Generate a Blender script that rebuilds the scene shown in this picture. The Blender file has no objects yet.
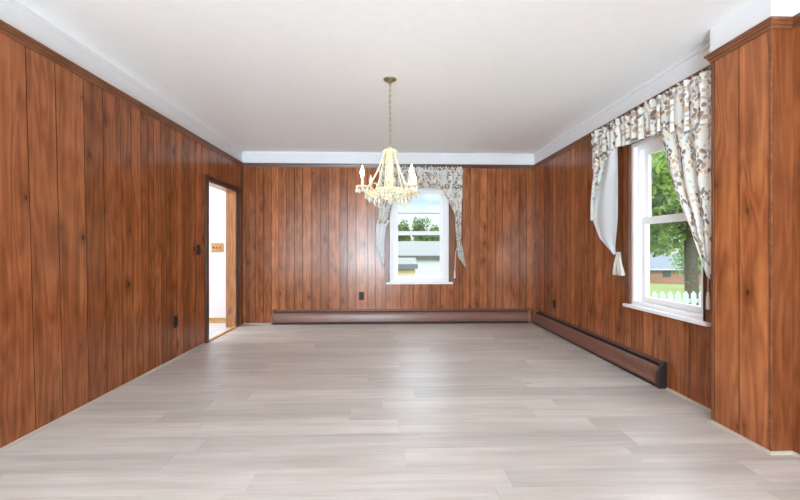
import bpy, math, random
from mathutils import Vector, Matrix, noise as mnoise
random.seed(7)
PI = math.pi
S = bpy.context.scene
C = S.collection

# ------------------------------------------------------------------ dimensions (metres)
XL, XR, D = -2.093, 2.1745, 5.589        # left wall, right wall, back wall faces
YR = -5.2                                # rear wall behind the camera
HT, HC = 2.3195, 2.484                   # top of panelling trim, ceiling
PX, PY0, PY1 = 2.048, 1.979, 2.352       # projecting pilaster on the right wall
XR2 = 2.165                              # right wall nearer than the pilaster
WT = 0.13                                # wall thickness

# ------------------------------------------------------------------ mesh helpers
class MB:
    def __init__(s): s.v = []; s.f = []; s.a = []; s.uv = {}
    def quad(s, p, a=0.0):
        i = len(s.v); s.v += [tuple(q) for q in p]; s.f.append(tuple(range(i, i+len(p)))); s.a.append(a)
    def box(s, x0, x1, y0, y1, z0, z1, a=0.0):
        i = len(s.v)
        s.v += [(x, y, z) for z in (z0, z1) for y in (y0, y1) for x in (x0, x1)]
        for f in ((0,2,3,1),(4,5,7,6),(0,1,5,4),(2,6,7,3),(0,4,6,2),(1,3,7,5)):
            s.f.append(tuple(i+k for k in f)); s.a.append(a)
    def grid(s, rows, closed=False, a=0.0, uvs=None):
        i = len(s.v); n = len(rows[0])
        for r in rows: s.v += [tuple(p) for p in r]
        if uvs:
            for k, u in enumerate([u for r in uvs for u in r]): s.uv[i+k] = u
        for r in range(len(rows)-1):
            for c in range(n if closed else n-1):
                d = (c+1) % n
                s.f.append((i+r*n+c, i+r*n+d, i+(r+1)*n+d, i+(r+1)*n+c)); s.a.append(a)
    def cap(s, pts, a=0.0): s.quad(pts, a)
    def lathe(s, prof, c=(0,0,0), n=20, a=0.0):
        rows = [[(c[0]+r*math.cos(2*PI*k/n), c[1]+r*math.sin(2*PI*k/n), c[2]+z) for k in range(n)] for r, z in prof]
        s.grid(rows, True, a)
    def tube(s, pts, r, n=8, a=0.0, caps=True):
        pts = [Vector(p) for p in pts]; rows = []
        up = Vector((0, 0, 1))
        for i, p in enumerate(pts):
            t = (pts[min(i+1, len(pts)-1)] - pts[max(i-1, 0)]).normalized()
            u = t.cross(up)
            if u.length < 1e-3: u = t.cross(Vector((0, 1, 0)))
            u.normalize(); w = u.cross(t)
            rr = r[i] if isinstance(r, (list, tuple)) else r
            rows.append([p + (u*math.cos(2*PI*k/n) + w*math.sin(2*PI*k/n))*rr for k in range(n)])
        s.grid(rows, True, a)
        if caps: s.quad(rows[0], a); s.quad(rows[-1], a)
    def ball(s, c, r, n=8, m=5, sq=(1,1,1), a=0.0):
        rows = []
        for j in range(m+1):
            t = PI*j/m
            rr = max(math.sin(t), 1e-3)
            rows.append([(c[0]+r*sq[0]*rr*math.cos(2*PI*k/n), c[1]+r*sq[1]*rr*math.sin(2*PI*k/n), c[2]+r*sq[2]*math.cos(t)) for k in range(n)])
        s.grid(rows, True, a)
    def sweep(s, prof, path, closed=False):
        # prof: list of (u, z) ; path: list of ((x,y), (nx,ny)) mitred offset direction
        rows = [[(p[0]+n[0]*u, p[1]+n[1]*u, z) for u, z in prof] for p, n in path]
        s.grid(rows, True)
        s.quad(rows[0]); s.quad(rows[-1][::-1])
    def build(s, name, mat, parent=None, smooth=False, bevel=0.0, loc=None, recalc=True):
        me = bpy.data.meshes.new(name)
        me.from_pydata(s.v, [], s.f); me.validate(); me.update()
        if recalc:
            import bmesh
            b = bmesh.new(); b.from_mesh(me)
            bmesh.ops.remove_doubles(b, verts=b.verts, dist=1e-6) if not s.uv and len(set(s.a)) < 2 else None
            bmesh.ops.recalc_face_normals(b, faces=b.faces); b.to_mesh(me); b.free()
        if len(me.polygons) == len(s.a) and len(set(s.a)) > 1:
            at = me.attributes.new('plank', 'FLOAT', 'FACE')
            at.data.foreach_set('value', s.a)
        if s.uv:
            l = me.uv_layers.new(name='UVMap')
            for k, lp in enumerate(me.loops): l.data[k].uv = s.uv.get(lp.vertex_index, (0, 0))
        if smooth: me.polygons.foreach_set('use_smooth', [True]*len(me.polygons))
        me.materials.append(mat)
        o = bpy.data.objects.new(name, me); C.objects.link(o)
        if parent: o.parent = parent
        if loc: o.location = loc
        if bevel:
            m = o.modifiers.new('bevel', 'BEVEL'); m.width = bevel; m.segments = 2; m.limit_method = 'ANGLE'
        return o

def tag(o, label=None, cat=None, group=None, kind=None):
    if label: o['label'] = label
    if cat: o['category'] = cat
    if group: o['group'] = group
    if kind: o['kind'] = kind
    return o
def thing(name, label, cat, loc=(0,0,0), group=None, kind=None):
    o = bpy.data.objects.new(name, None); C.objects.link(o); o.location = loc
    o.empty_display_size = 0.1
    return tag(o, label, cat, group, kind)
def off(mb, root):
    # mesh given in world space, child of a root placed at root.location
    l = root.location
    mb.v = [(x-l.x, y-l.y, z-l.z) for x, y, z in mb.v]
    return mb
def part(mb, name, mat, root, **k): return off(mb, root).build(name, mat, root, **k)

# ------------------------------------------------------------------ materials
def new_mat(name):
    m = bpy.data.materials.new(name); m.use_nodes = True
    nt = m.node_tree; b = nt.nodes['Principled BSDF']
    return m, nt, b
def N(nt, t, **k):
    n = nt.nodes.new(t)
    for a, v in k.items():
        if a.startswith('i_'):
            key = a[2:]
            n.inputs[int(key) if key.isdigit() else key.replace('_', ' ')].default_value = v
        else: setattr(n, a, v)
    return n
def math_(nt, op, a, b=None, clamp=False):
    n = nt.nodes.new('ShaderNodeMath'); n.operation = op; n.use_clamp = clamp
    for i, x in enumerate((a, b)):
        if x is None: continue
        if isinstance(x, (int, float)): n.inputs[i].default_value = x
        else: nt.links.new(x, n.inputs[i])
    return n.outputs[0]
def mixc(nt, fac, a, b, mode='MIX'):
    n = nt.nodes.new('ShaderNodeMix'); n.data_type = 'RGBA'; n.blend_type = mode
    for key, x in ((0, fac), (6, a), (7, b)):
        if isinstance(x, (int, float)): n.inputs[key].default_value = x
        elif isinstance(x, tuple): n.inputs[key].default_value = x if len(x) == 4 else (*x, 1)
        else: nt.links.new(x, n.inputs[key])
    return n.outputs[2]
def ramp(nt, fac, stops, interp='LINEAR'):
    n = nt.nodes.new('ShaderNodeValToRGB'); n.color_ramp.interpolation = interp
    e = n.color_ramp.elements
    while len(e) < len(stops): e.new(0.5)
    for k, (p, c) in zip(e, stops):
        k.position = p; k.color = (c, c, c, 1) if isinstance(c, (int, float)) else (*c, 1)
    nt.links.new(fac, n.inputs[0]); return n.outputs[0]
def srgb(r, g, b):
    f = lambda c: (c/255/12.92) if c/255 <= 0.04045 else ((c/255+0.055)/1.055)**2.4
    return (f(r), f(g), f(b))
def plain(name, col, rough=0.5, metal=0.0, bump=0.0, bscale=60, var=0.06, spec=0.5):
    m, nt, b = new_mat(name); L = nt.links
    tc = N(nt, 'ShaderNodeTexCoord')
    no = N(nt, 'ShaderNodeTexNoise', i_Scale=bscale, i_Detail=3.0); L.new(tc.outputs['Object'], no.inputs['Vector'])
    f = ramp(nt, no.outputs[0], [(0.3, 1-var), (0.7, 1+var*0.3)])
    L.new(mixc(nt, 1.0, col, f, 'MULTIPLY'), b.inputs['Base Color'])
    b.inputs['Roughness'].default_value = rough; b.inputs['Metallic'].default_value = metal
    b.inputs['Specular IOR Level'].default_value = spec
    if bump:
        bp = N(nt, 'ShaderNodeBump', i_Strength=bump, i_Distance=0.002); L.new(no.outputs[0], bp.inputs['Height']); L.new(bp.outputs[0], b.inputs['Normal'])
    return m

def wood(name, dark, mid, light, rough=0.3, axis='Z', tone=0.17, knots=True, use_plank=True, coat=0.0):
    m, nt, b = new_mat(name); L = nt.links
    tc = N(nt, 'ShaderNodeTexCoord')
    vec = tc.outputs['Object']
    if use_plank:
        at = N(nt, 'ShaderNodeAttribute', attribute_name='plank')
        mul = math_(nt, 'MULTIPLY', at.outputs['Fac'], 61.7)
        cv = N(nt, 'ShaderNodeCombineXYZ'); L.new(mul, cv.inputs[0]); L.new(mul, cv.inputs[1]); L.new(mul, cv.inputs[2])
        ad = N(nt, 'ShaderNodeVectorMath', operation='ADD'); L.new(vec, ad.inputs[0]); L.new(cv.outputs[0], ad.inputs[1]); vec = ad.outputs[0]
    def scaled(sa, sl):
        mp = N(nt, 'ShaderNodeMapping'); L.new(vec, mp.inputs[0])
        s = [sa, sa, sa]; s['XYZ'.index(axis)] = sl
        mp.inputs['Scale'].default_value = s; return mp.outputs[0]
    big = N(nt, 'ShaderNodeTexNoise', i_Scale=1.0, i_Detail=2.0, i_Distortion=0.4); L.new(scaled(6.0, 0.7), big.inputs[0])
    rings = math_(nt, 'SINE', math_(nt, 'MULTIPLY', big.outputs[0], 58.0))
    rings = ramp(nt, math_(nt, 'ADD', math_(nt, 'MULTIPLY', rings, 0.5), 0.5), [(0.0, 0.0), (0.55, 0.55), (1.0, 1.0)])
    fine = N(nt, 'ShaderNodeTexNoise', i_Scale=1.0, i_Detail=5.0, i_Roughness=0.65); L.new(scaled(75, 2.2), fine.inputs[0])
    cloud = N(nt, 'ShaderNodeTexNoise', i_Scale=1.0, i_Detail=3.0); L.new(scaled(9, 4.5), cloud.inputs[0])
    streak = N(nt, 'ShaderNodeTexNoise', i_Scale=1.0, i_Detail=2.0); L.new(scaled(22, 0.35), streak.inputs[0])
    g = math_(nt, 'MULTIPLY', rings, 0.12)
    g = math_(nt, 'ADD', g, math_(nt, 'MULTIPLY', fine.outputs[0], 0.30))
    g = math_(nt, 'ADD', g, math_(nt, 'MULTIPLY', cloud.outputs[0], 0.40))
    g = math_(nt, 'ADD', g, math_(nt, 'MULTIPLY', streak.outputs[0], 0.45))
    col = ramp(nt, g, [(0.34, dark), (0.60, mid), (0.88, light)])
    if knots:
        sv = N(nt, 'ShaderNodeSeparateXYZ'); L.new(vec, sv.inputs[0]); kv = N(nt, 'ShaderNodeCombineXYZ')
        ia, ib = [i for i in range(3) if i != 'XYZ'.index(axis)]
        L.new(math_(nt, 'MULTIPLY', math_(nt, 'ADD', sv.outputs[ia], sv.outputs[ib]), 6.0), kv.inputs[0]); L.new(math_(nt, 'MULTIPLY', sv.outputs['XYZ'.index(axis)], 3.6), kv.inputs[1])
        vo = N(nt, 'ShaderNodeTexVoronoi', voronoi_dimensions='2D', i_Scale=1.0); L.new(kv.outputs[0], vo.inputs[0])
        wn = N(nt, 'ShaderNodeSeparateColor'); L.new(vo.outputs['Color'], wn.inputs[0])
        on = math_(nt, 'MULTIPLY', math_(nt, 'GREATER_THAN', wn.outputs[0], 0.80), math_(nt, 'ADD', math_(nt, 'MULTIPLY', wn.outputs[1], 0.7), 0.3))
        k = ramp(nt, vo.outputs['Distance'], [(0.03, 1.0), (0.06, 0.8), (0.11, 0.0)])
        halo = ramp(nt, vo.outputs['Distance'], [(0.06, 0.5), (0.36, 0.0)])
        k = math_(nt, 'MULTIPLY', math_(nt, 'MAXIMUM', k, halo), on)
        col = mixc(nt, k, col, tuple(c*0.42 for c in dark))
    if use_plank:
        w = N(nt, 'ShaderNodeTexWhiteNoise', noise_dimensions='1D'); L.new(math_(nt, 'MULTIPLY', at.outputs['Fac'], 913.1), w.inputs['W'])
        t = math_(nt, 'ADD', math_(nt, 'MULTIPLY', w.outputs[0], tone*2), 1-tone)
        tt = N(nt, 'ShaderNodeCombineXYZ')
        for i in range(3): L.new(t, tt.inputs[i])
        col = mixc(nt, 1.0, col, tt.outputs[0], 'MULTIPLY')
    if use_plank:
        col = mixc(nt, math_(nt, 'LESS_THAN', at.outputs['Fac'], 0.0), col, tuple(c*0.5 for c in dark))   # stain gathered in the grooves
        L.new(math_(nt, 'MULTIPLY', math_(nt, 'GREATER_THAN', at.outputs['Fac'], 0.0), 0.36), b.inputs['Specular IOR Level'])
    L.new(col, b.inputs['Base Color'])
    r = math_(nt, 'ADD', math_(nt, 'MULTIPLY', fine.outputs[0], 0.16), rough-0.08); L.new(r, b.inputs['Roughness'])
    if coat:
        b.inputs['Coat Weight'].default_value = coat; b.inputs['Coat Roughness'].default_value = 0.2
    bp = N(nt, 'ShaderNodeBump', i_Strength=0.12, i_Distance=0.0015); L.new(fine.outputs[0], bp.inputs['Height']); L.new(bp.outputs[0], b.inputs['Normal'])
    return m

def floor_mat():
    m, nt, b = new_mat('grey_vinyl_plank'); L = nt.links
    tc = N(nt, 'ShaderNodeTexCoord'); at = N(nt, 'ShaderNodeAttribute', attribute_name='plank')
    mul = math_(nt, 'MULTIPLY', at.outputs['Fac'], 87.3)
    cv = N(nt, 'ShaderNodeCombineXYZ'); L.new(mul, cv.inputs[0]); L.new(mul, cv.inputs[1]); L.new(mul, cv.inputs[2])
    ad = N(nt, 'ShaderNodeVectorMath', operation='ADD'); L.new(tc.outputs['Object'], ad.inputs[0]); L.new(cv.outputs[0], ad.inputs[1])
    def sc(a, c):
        mp = N(nt, 'ShaderNodeMapping'); L.new(ad.outputs[0], mp.inputs[0]); mp.inputs['Scale'].default_value = (a, c, 1); return mp.outputs[0]
    n1 = N(nt, 'ShaderNodeTexNoise', i_Scale=1.0, i_Detail=3.0, i_Distortion=0.3); L.new(sc(1.1, 16), n1.inputs[0])
    n2 = N(nt, 'ShaderNodeTexNoise', i_Scale=1.0, i_Detail=5.0); L.new(sc(5, 90), n2.inputs[0])
    n3 = N(nt, 'ShaderNodeTexNoise', i_Scale=1.0, i_Detail=2.0); L.new(sc(1.6, 4), n3.inputs[0])
    g = math_(nt, 'ADD', math_(nt, 'MULTIPLY', n1.outputs[0], 0.55), math_(nt, 'ADD', math_(nt, 'MULTIPLY', n2.outputs[0], 0.25), math_(nt, 'MULTIPLY', n3.outputs[0], 0.2)))
    col = ramp(nt, g, [(0.33, FL[0]), (0.52, FL[1]), (0.70, FL[2])])
    vo = N(nt, 'ShaderNodeTexVoronoi', i_Scale=1.0); L.new(sc(1.5, 4.5), vo.inputs[0])
    ws = N(nt, 'ShaderNodeSeparateColor'); L.new(vo.outputs['Color'], ws.inputs[0])
    k = math_(nt, 'MULTIPLY', ramp(nt, vo.outputs['Distance'], [(0.03, 0.5), (0.10, 0.0)]), math_(nt, 'GREATER_THAN', ws.outputs[0], 0.75))
    col = mixc(nt, k, col, srgb(150, 138, 128))
    w = N(nt, 'ShaderNodeTexWhiteNoise', noise_dimensions='1D'); L.new(math_(nt, 'MULTIPLY', at.outputs['Fac'], 517.3), w.inputs['W'])
    t = math_(nt, 'ADD', math_(nt, 'MULTIPLY', w.outputs[0], 0.20), 0.86)
    tt = N(nt, 'ShaderNodeCombineXYZ')
    for i in range(3): L.new(t, tt.inputs[i])
    L.new(mixc(nt, 1.0, col, tt.outputs[0], 'MULTIPLY'), b.inputs['Base Color'])
    b.inputs['Roughness'].default_value = 0.36; b.inputs['Specular IOR Level'].default_value = 0.5
    bp = N(nt, 'ShaderNodeBump', i_Strength=0.08, i_Distance=0.001); L.new(n2.outputs[0], bp.inputs['Height']); L.new(bp.outputs[0], b.inputs['Normal'])
    return m

def floral_mat(name, uvscale=1.0):
    m, nt, b = new_mat(name); L = nt.links
    uv = N(nt, 'ShaderNodeUVMap', uv_map='UVMap')
    dist = N(nt, 'ShaderNodeTexNoise', i_Scale=9.0, i_Detail=1.0); L.new(uv.outputs[0], dist.inputs[0])
    base = mixc(nt, ramp(nt, dist.outputs[0], [(0.35, 0.0), (0.65, 1.0)]), srgb(238, 232, 219), srgb(228, 232, 231))
    def leaves(scale, thr, la, lb, ox, groupthr, gs):
        mp = N(nt, 'ShaderNodeMapping'); L.new(uv.outputs[0], mp.inputs[0]); mp.inputs['Location'].default_value = (ox, ox*1.7, 0)
        vo = N(nt, 'ShaderNodeTexVoronoi', voronoi_dimensions='2D', i_Scale=scale, i_Randomness=0.85); L.new(mp.outputs[0], vo.inputs['Vector'])
        sub = N(nt, 'ShaderNodeVectorMath', operation='SUBTRACT'); L.new(mp.outputs[0], sub.inputs[0]); L.new(vo.outputs['Position'], sub.inputs[1])
        sc = N(nt, 'ShaderNodeSeparateColor'); L.new(vo.outputs['Color'], sc.inputs[0])
        ang = N(nt, 'ShaderNodeVectorRotate', rotation_type='Z_AXIS'); L.new(sub.outputs[0], ang.inputs['Vector']); L.new(math_(nt, 'MULTIPLY', sc.outputs[0], 6.28), ang.inputs['Angle'])
        sx = N(nt, 'ShaderNodeSeparateXYZ'); L.new(ang.outputs[0], sx.inputs[0])
        X = math_(nt, 'MULTIPLY', sx.outputs[0], scale); Y = math_(nt, 'MULTIPLY', sx.outputs[1], scale)
        # pointed leaf: |y| < b*(1-(x/a)^2)
        q = math_(nt, 'SUBTRACT', 1.0, math_(nt, 'POWER', math_(nt, 'ABSOLUTE', math_(nt, 'DIVIDE', X, la)), 2.0))
        e = math_(nt, 'SUBTRACT', math_(nt, 'MULTIPLY', q, lb), math_(nt, 'ABSOLUTE', Y))
        mask = math_(nt, 'MULTIPLY', e, 18.0, True)
        gn = N(nt, 'ShaderNodeTexNoise', i_Scale=gs, i_Detail=1.0); L.new(mp.outputs[0], gn.inputs[0])
        g = math_(nt, 'GREATER_THAN', gn.outputs[0], groupthr)
        r = math_(nt, 'GREATER_THAN', sc.outputs[1], thr)
        return math_(nt, 'MULTIPLY', math_(nt, 'MULTIPLY', mask, g), r), sc.outputs[2]
    def sprig(scale, rad, petals, thr, ox):
        mp = N(nt, 'ShaderNodeMapping'); L.new(uv.outputs[0], mp.inputs[0]); mp.inputs['Location'].default_value = (ox, ox*1.3, 0)
        vo = N(nt, 'ShaderNodeTexVoronoi', voronoi_dimensions='2D', i_Scale=scale, i_Randomness=0.75); L.new(mp.outputs[0], vo.inputs['Vector'])
        sub = N(nt, 'ShaderNodeVectorMath', operation='SUBTRACT'); L.new(mp.outputs[0], sub.inputs[0]); L.new(vo.outputs['Position'], sub.inputs[1])
        sc = N(nt, 'ShaderNodeSeparateColor'); L.new(vo.outputs['Color'], sc.inputs[0])
        sx = N(nt, 'ShaderNodeSeparateXYZ'); L.new(sub.outputs[0], sx.inputs[0])
        th = math_(nt, 'ADD', math_(nt, 'ARCTAN2', sx.outputs[1], sx.outputs[0]), math_(nt, 'MULTIPLY', sc.outputs[0], 6.28))
        ln = N(nt, 'ShaderNodeVectorMath', operation='LENGTH'); L.new(sub.outputs[0], ln.inputs[0])
        r = math_(nt, 'MULTIPLY', ln.outputs['Value'], scale)
        pt = math_(nt, 'ABSOLUTE', math_(nt, 'COSINE', math_(nt, 'MULTIPLY', th, petals/2)))
        vary = math_(nt, 'ADD', 0.72, math_(nt, 'MULTIPLY', 0.28, math_(nt, 'SINE', math_(nt, 'ADD', math_(nt, 'MULTIPLY', th, 2.0), math_(nt, 'MULTIPLY', sc.outputs[2], 9.0)))))
        lim = math_(nt, 'MULTIPLY', math_(nt, 'POWER', pt, 0.9), math_(nt, 'MULTIPLY', vary, rad))
        inside = math_(nt, 'MULTIPLY', math_(nt, 'SUBTRACT', lim, r), 22.0, True)
        core = math_(nt, 'MULTIPLY', math_(nt, 'SUBTRACT', r, 0.09), 30.0, True)
        return math_(nt, 'MULTIPLY', math_(nt, 'MULTIPLY', inside, core), math_(nt, 'GREATER_THAN', sc.outputs[1], thr)), sc.outputs[2]
    m1, r1 = sprig(7.2, 0.56, 5.0, 0.25, 3.1)
    m2, r2 = sprig(8.0, 0.52, 4.0, 0.35, 11.7)
    m3, r3 = leaves(22, 0.3, 0.42, 0.22, 23.3, 0.50, 7.0)
    c = mixc(nt, math_(nt, 'MULTIPLY', m3, 0.6), base, mixc(nt, r3, srgb(196, 160, 122), srgb(176, 156, 148)))
    c = mixc(nt, math_(nt, 'MULTIPLY', m2, 0.8), c, mixc(nt, r2, srgb(196, 166, 128), srgb(168, 138, 112)))
    c = mixc(nt, math_(nt, 'MULTIPLY', m1, 0.9), c, mixc(nt, r1, srgb(104, 88, 86), srgb(150, 132, 130)))
    L.new(c, b.inputs['Base Color']); b.inputs['Roughness'].default_value = 0.85; b.inputs['Specular IOR Level'].default_value = 0.15
    tr = N(nt, 'ShaderNodeBsdfTranslucent'); L.new(c, tr.inputs[0])
    mx = N(nt, 'ShaderNodeMixShader', i_0=0.2); L.new(b.outputs[0], mx.inputs[1]); L.new(tr.outputs[0], mx.inputs[2])
    L.new(mx.outputs[0], nt.nodes['Material Output'].inputs['Surface'])
    return m
def cloth_mat(name, col, transl=0.35):
    m, nt, b = new_mat(name); L = nt.links
    tc = N(nt, 'ShaderNodeTexCoord'); no = N(nt, 'ShaderNodeTexNoise', i_Scale=25.0); L.new(tc.outputs['Object'], no.inputs[0])
    c = mixc(nt, no.outputs[0], tuple(x*0.95 for x in col), col)
    L.new(c, b.inputs['Base Color']); b.inputs['Roughness'].default_value = 0.8; b.inputs['Specular IOR Level'].default_value = 0.2
    tr = N(nt, 'ShaderNodeBsdfTranslucent'); L.new(c, tr.inputs[0])
    mx = N(nt, 'ShaderNodeMixShader', i_0=transl); L.new(b.outputs[0], mx.inputs[1]); L.new(tr.outputs[0], mx.inputs[2])
    L.new(mx.outputs[0], nt.nodes['Material Output'].inputs['Surface'])
    return m
def glass_mat(name):
    m, nt, b = new_mat(name); L = nt.links
    t = N(nt, 'ShaderNodeBsdfTransparent'); t.inputs[0].default_value = (0.97, 0.985, 0.98, 1)
    g = N(nt, 'ShaderNodeBsdfGlossy', i_Roughness=0.02)
    fr = N(nt, 'ShaderNodeFresnel', i_IOR=1.45)
    mx = N(nt, 'ShaderNodeMixShader'); ge = N(nt, 'ShaderNodeNewGeometry')
    L.new(math_(nt, 'MULTIPLY', fr.outputs[0], math_(nt, 'SUBTRACT', 1.0, ge.outputs['Backfacing'])), mx.inputs[0]); L.new(t.outputs[0], mx.inputs[1]); L.new(g.outputs[0], mx.inputs[2])
    L.new(mx.outputs[0], nt.nodes['Material Output'].inputs['Surface'])
    return m
def emit_mat(name, col, strength):
    m, nt, b = new_mat(name)
    b.inputs['Base Color'].default_value = (*col, 1); b.inputs['Emission Color'].default_value = (*col, 1); b.inputs['Emission Strength'].default_value = strength
    return m
def foliage_mat(name, c1, c2):
    m, nt, b = new_mat(name); L = nt.links
    tc = N(nt, 'ShaderNodeTexCoord'); no = N(nt, 'ShaderNodeTexNoise', i_Scale=1.6, i_Detail=5.0); L.new(tc.outputs['Object'], no.inputs[0])
    c = mixc(nt, ramp(nt, no.outputs[0], [(0.35, 0.0), (0.65, 1.0)]), c1, c2)
    L.new(c, b.inputs['Base Color']); b.inputs['Roughness'].default_value = 0.7
    tr = N(nt, 'ShaderNodeBsdfTranslucent'); L.new(c, tr.inputs[0])
    mx = N(nt, 'ShaderNodeMixShader', i_0=0.4); L.new(b.outputs[0], mx.inputs[1]); L.new(tr.outputs[0], mx.inputs[2])
    L.new(mx.outputs[0], nt.nodes['Material Output'].inputs['Surface'])
    return m

FL = (srgb(186, 178, 170), srgb(205, 198, 191), srgb(223, 218, 212))
M = {}
M['panel'] = wood('knotty_pine_panelling', srgb(94, 50, 27), srgb(142, 82, 47), srgb(180, 113, 68), rough=0.21, tone=0.24)
M['trimwood'] = wood('stained_trim_wood', srgb(80, 46, 28), srgb(118, 70, 42), srgb(146, 94, 60), rough=0.3, axis='Y', knots=False, use_plank=False)
M['trimwoodX'] = wood('stained_trim_wood_across', srgb(56, 32, 22), srgb(82, 48, 32), srgb(108, 68, 46), rough=0.3, axis='X', knots=False, use_plank=False)
M['casewood'] = wood('brown_window_casing_wood', srgb(76, 38, 20), srgb(120, 66, 36), srgb(150, 90, 54), rough=0.3, knots=False, use_plank=False)
M['darkwood'] = wood('dark_casing_wood', srgb(42, 25, 18), srgb(62, 37, 26), srgb(84, 52, 36), rough=0.3, knots=False, use_plank=False)
M['pine'] = wood('golden_pine', srgb(126, 78, 46), srgb(164, 108, 66), srgb(186, 132, 90), rough=0.28, knots=True, use_plank=False)
M['oak'] = wood('honey_oak', srgb(170, 120, 66), srgb(204, 156, 98), srgb(222, 180, 124), rough=0.4, axis='X', knots=False, use_plank=False)
M['floor'] = floor_mat()
M['ceil'] = plain('white_ceiling_paint', srgb(247, 247, 247), 0.8, bump=0.15, bscale=14, var=0.02)
M['white'] = plain('white_paint', srgb(226, 227, 230), 0.5, bscale=8, var=0.02)
M['vinyl'] = plain('white_vinyl', srgb(240, 240, 242), 0.35, bscale=8, var=0.02)
M['hall'] = plain('hall_white_paint', srgb(244, 245, 248), 0.6, bscale=6, var=0.02)
M['shoe'] = plain('cream_shoe_moulding', srgb(192, 181, 166), 0.5, bscale=20)
M['tile'] = plain('pale_tile', srgb(225, 228, 232), 0.25, bscale=9, var=0.08)
M['glass'] = glass_mat('window_glass')
M['heater'] = plain('brown_enamel', srgb(122, 82, 68), 0.27, bscale=30, var=0.1)
M['heaterdark'] = plain('black_enamel', srgb(38, 30, 28), 0.4, bscale=30)
M['fin'] = plain('dark_fin_metal', srgb(26, 18, 16), 0.6)
M['joint'] = plain('tan_metal', srgb(140, 100, 70), 0.35, metal=0.3)
M['bakelite'] = plain('dark_brown_bakelite', srgb(40, 26, 20), 0.6, bscale=30)
M['bakelite2'] = plain('black_slots', srgb(14, 10, 9), 0.5)
M['floral'] = floral_mat('floral_curtain_cloth')
M['lining'] = cloth_mat('pale_lining_cloth', srgb(238, 244, 248), 0.16)
M['cord'] = cloth_mat('white_cord', srgb(236, 232, 224), 0.2)
M['brass'] = plain('antique_brass', srgb(164, 152, 122), 0.3, metal=0.9)
M['cream'] = plain('cream_glazed_glass', srgb(238, 224, 178), 0.22, bscale=40, var=0.05)
M['bead'] = plain('ivory_beads', srgb(242, 234, 204), 0.15, bscale=60, var=0.05)
def crystal():
    m, nt, b = new_mat('pale_crystal'); L = nt.links
    b.inputs['Base Color'].default_value = (*srgb(250, 246, 234), 1); b.inputs['Roughness'].default_value = 0.08
    b.inputs['Transmission Weight'].default_value = 0.35; b.inputs['IOR'].default_value = 1.5
    return m
M['crystal'] = crystal()
M['bulb'] = emit_mat('lit_bulb', (1.0, 0.90, 0.68), 14.0)
M['bulboff'] = plain('unlit_bulb_glass', srgb(245, 240, 225), 0.1)
M['grass'] = plain('lawn_grass', srgb(108, 122, 60), 0.9, bscale=3, var=0.35, bump=0.4)
M['asphalt'] = plain('street_asphalt', srgb(168, 168, 170), 0.9, bscale=4, var=0.1)
M['bark'] = plain('tree_bark', srgb(82, 78, 66), 0.9, bscale=14, var=0.4, bump=0.5)
M['leafA'] = foliage_mat('oak_leaves', srgb(78, 108, 44), srgb(150, 172, 84))
M['leafB'] = foliage_mat('dark_green_leaves', srgb(62, 96, 58), srgb(112, 146, 92))
M['leafC'] = foliage_mat('hazy_green_leaves', srgb(110, 138, 90), srgb(160, 182, 124))
M['shingle'] = plain('grey_shingles', srgb(106, 109, 108), 0.9, bscale=10, var=0.1)
M['shingled'] = plain('dark_grey_shingles', srgb(98, 105, 114), 0.9, bscale=5, var=0.12)
M['siding'] = plain('white_siding', srgb(184, 186, 188), 0.7, bscale=4)
M['beige'] = plain('beige_siding', srgb(196, 174, 142), 0.7, bscale=4)
M['gutter'] = plain('dark_gutter', srgb(78, 84, 84), 0.6)
M['brick'] = plain('brown_brick', srgb(158, 118, 96), 0.9, bscale=9, var=0.3)
M['fence'] = plain('white_fence_paint', srgb(176, 182, 182), 0.6, bscale=6)
M['darkglass'] = plain('dark_house_window', srgb(70, 78, 84), 0.1)

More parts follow.
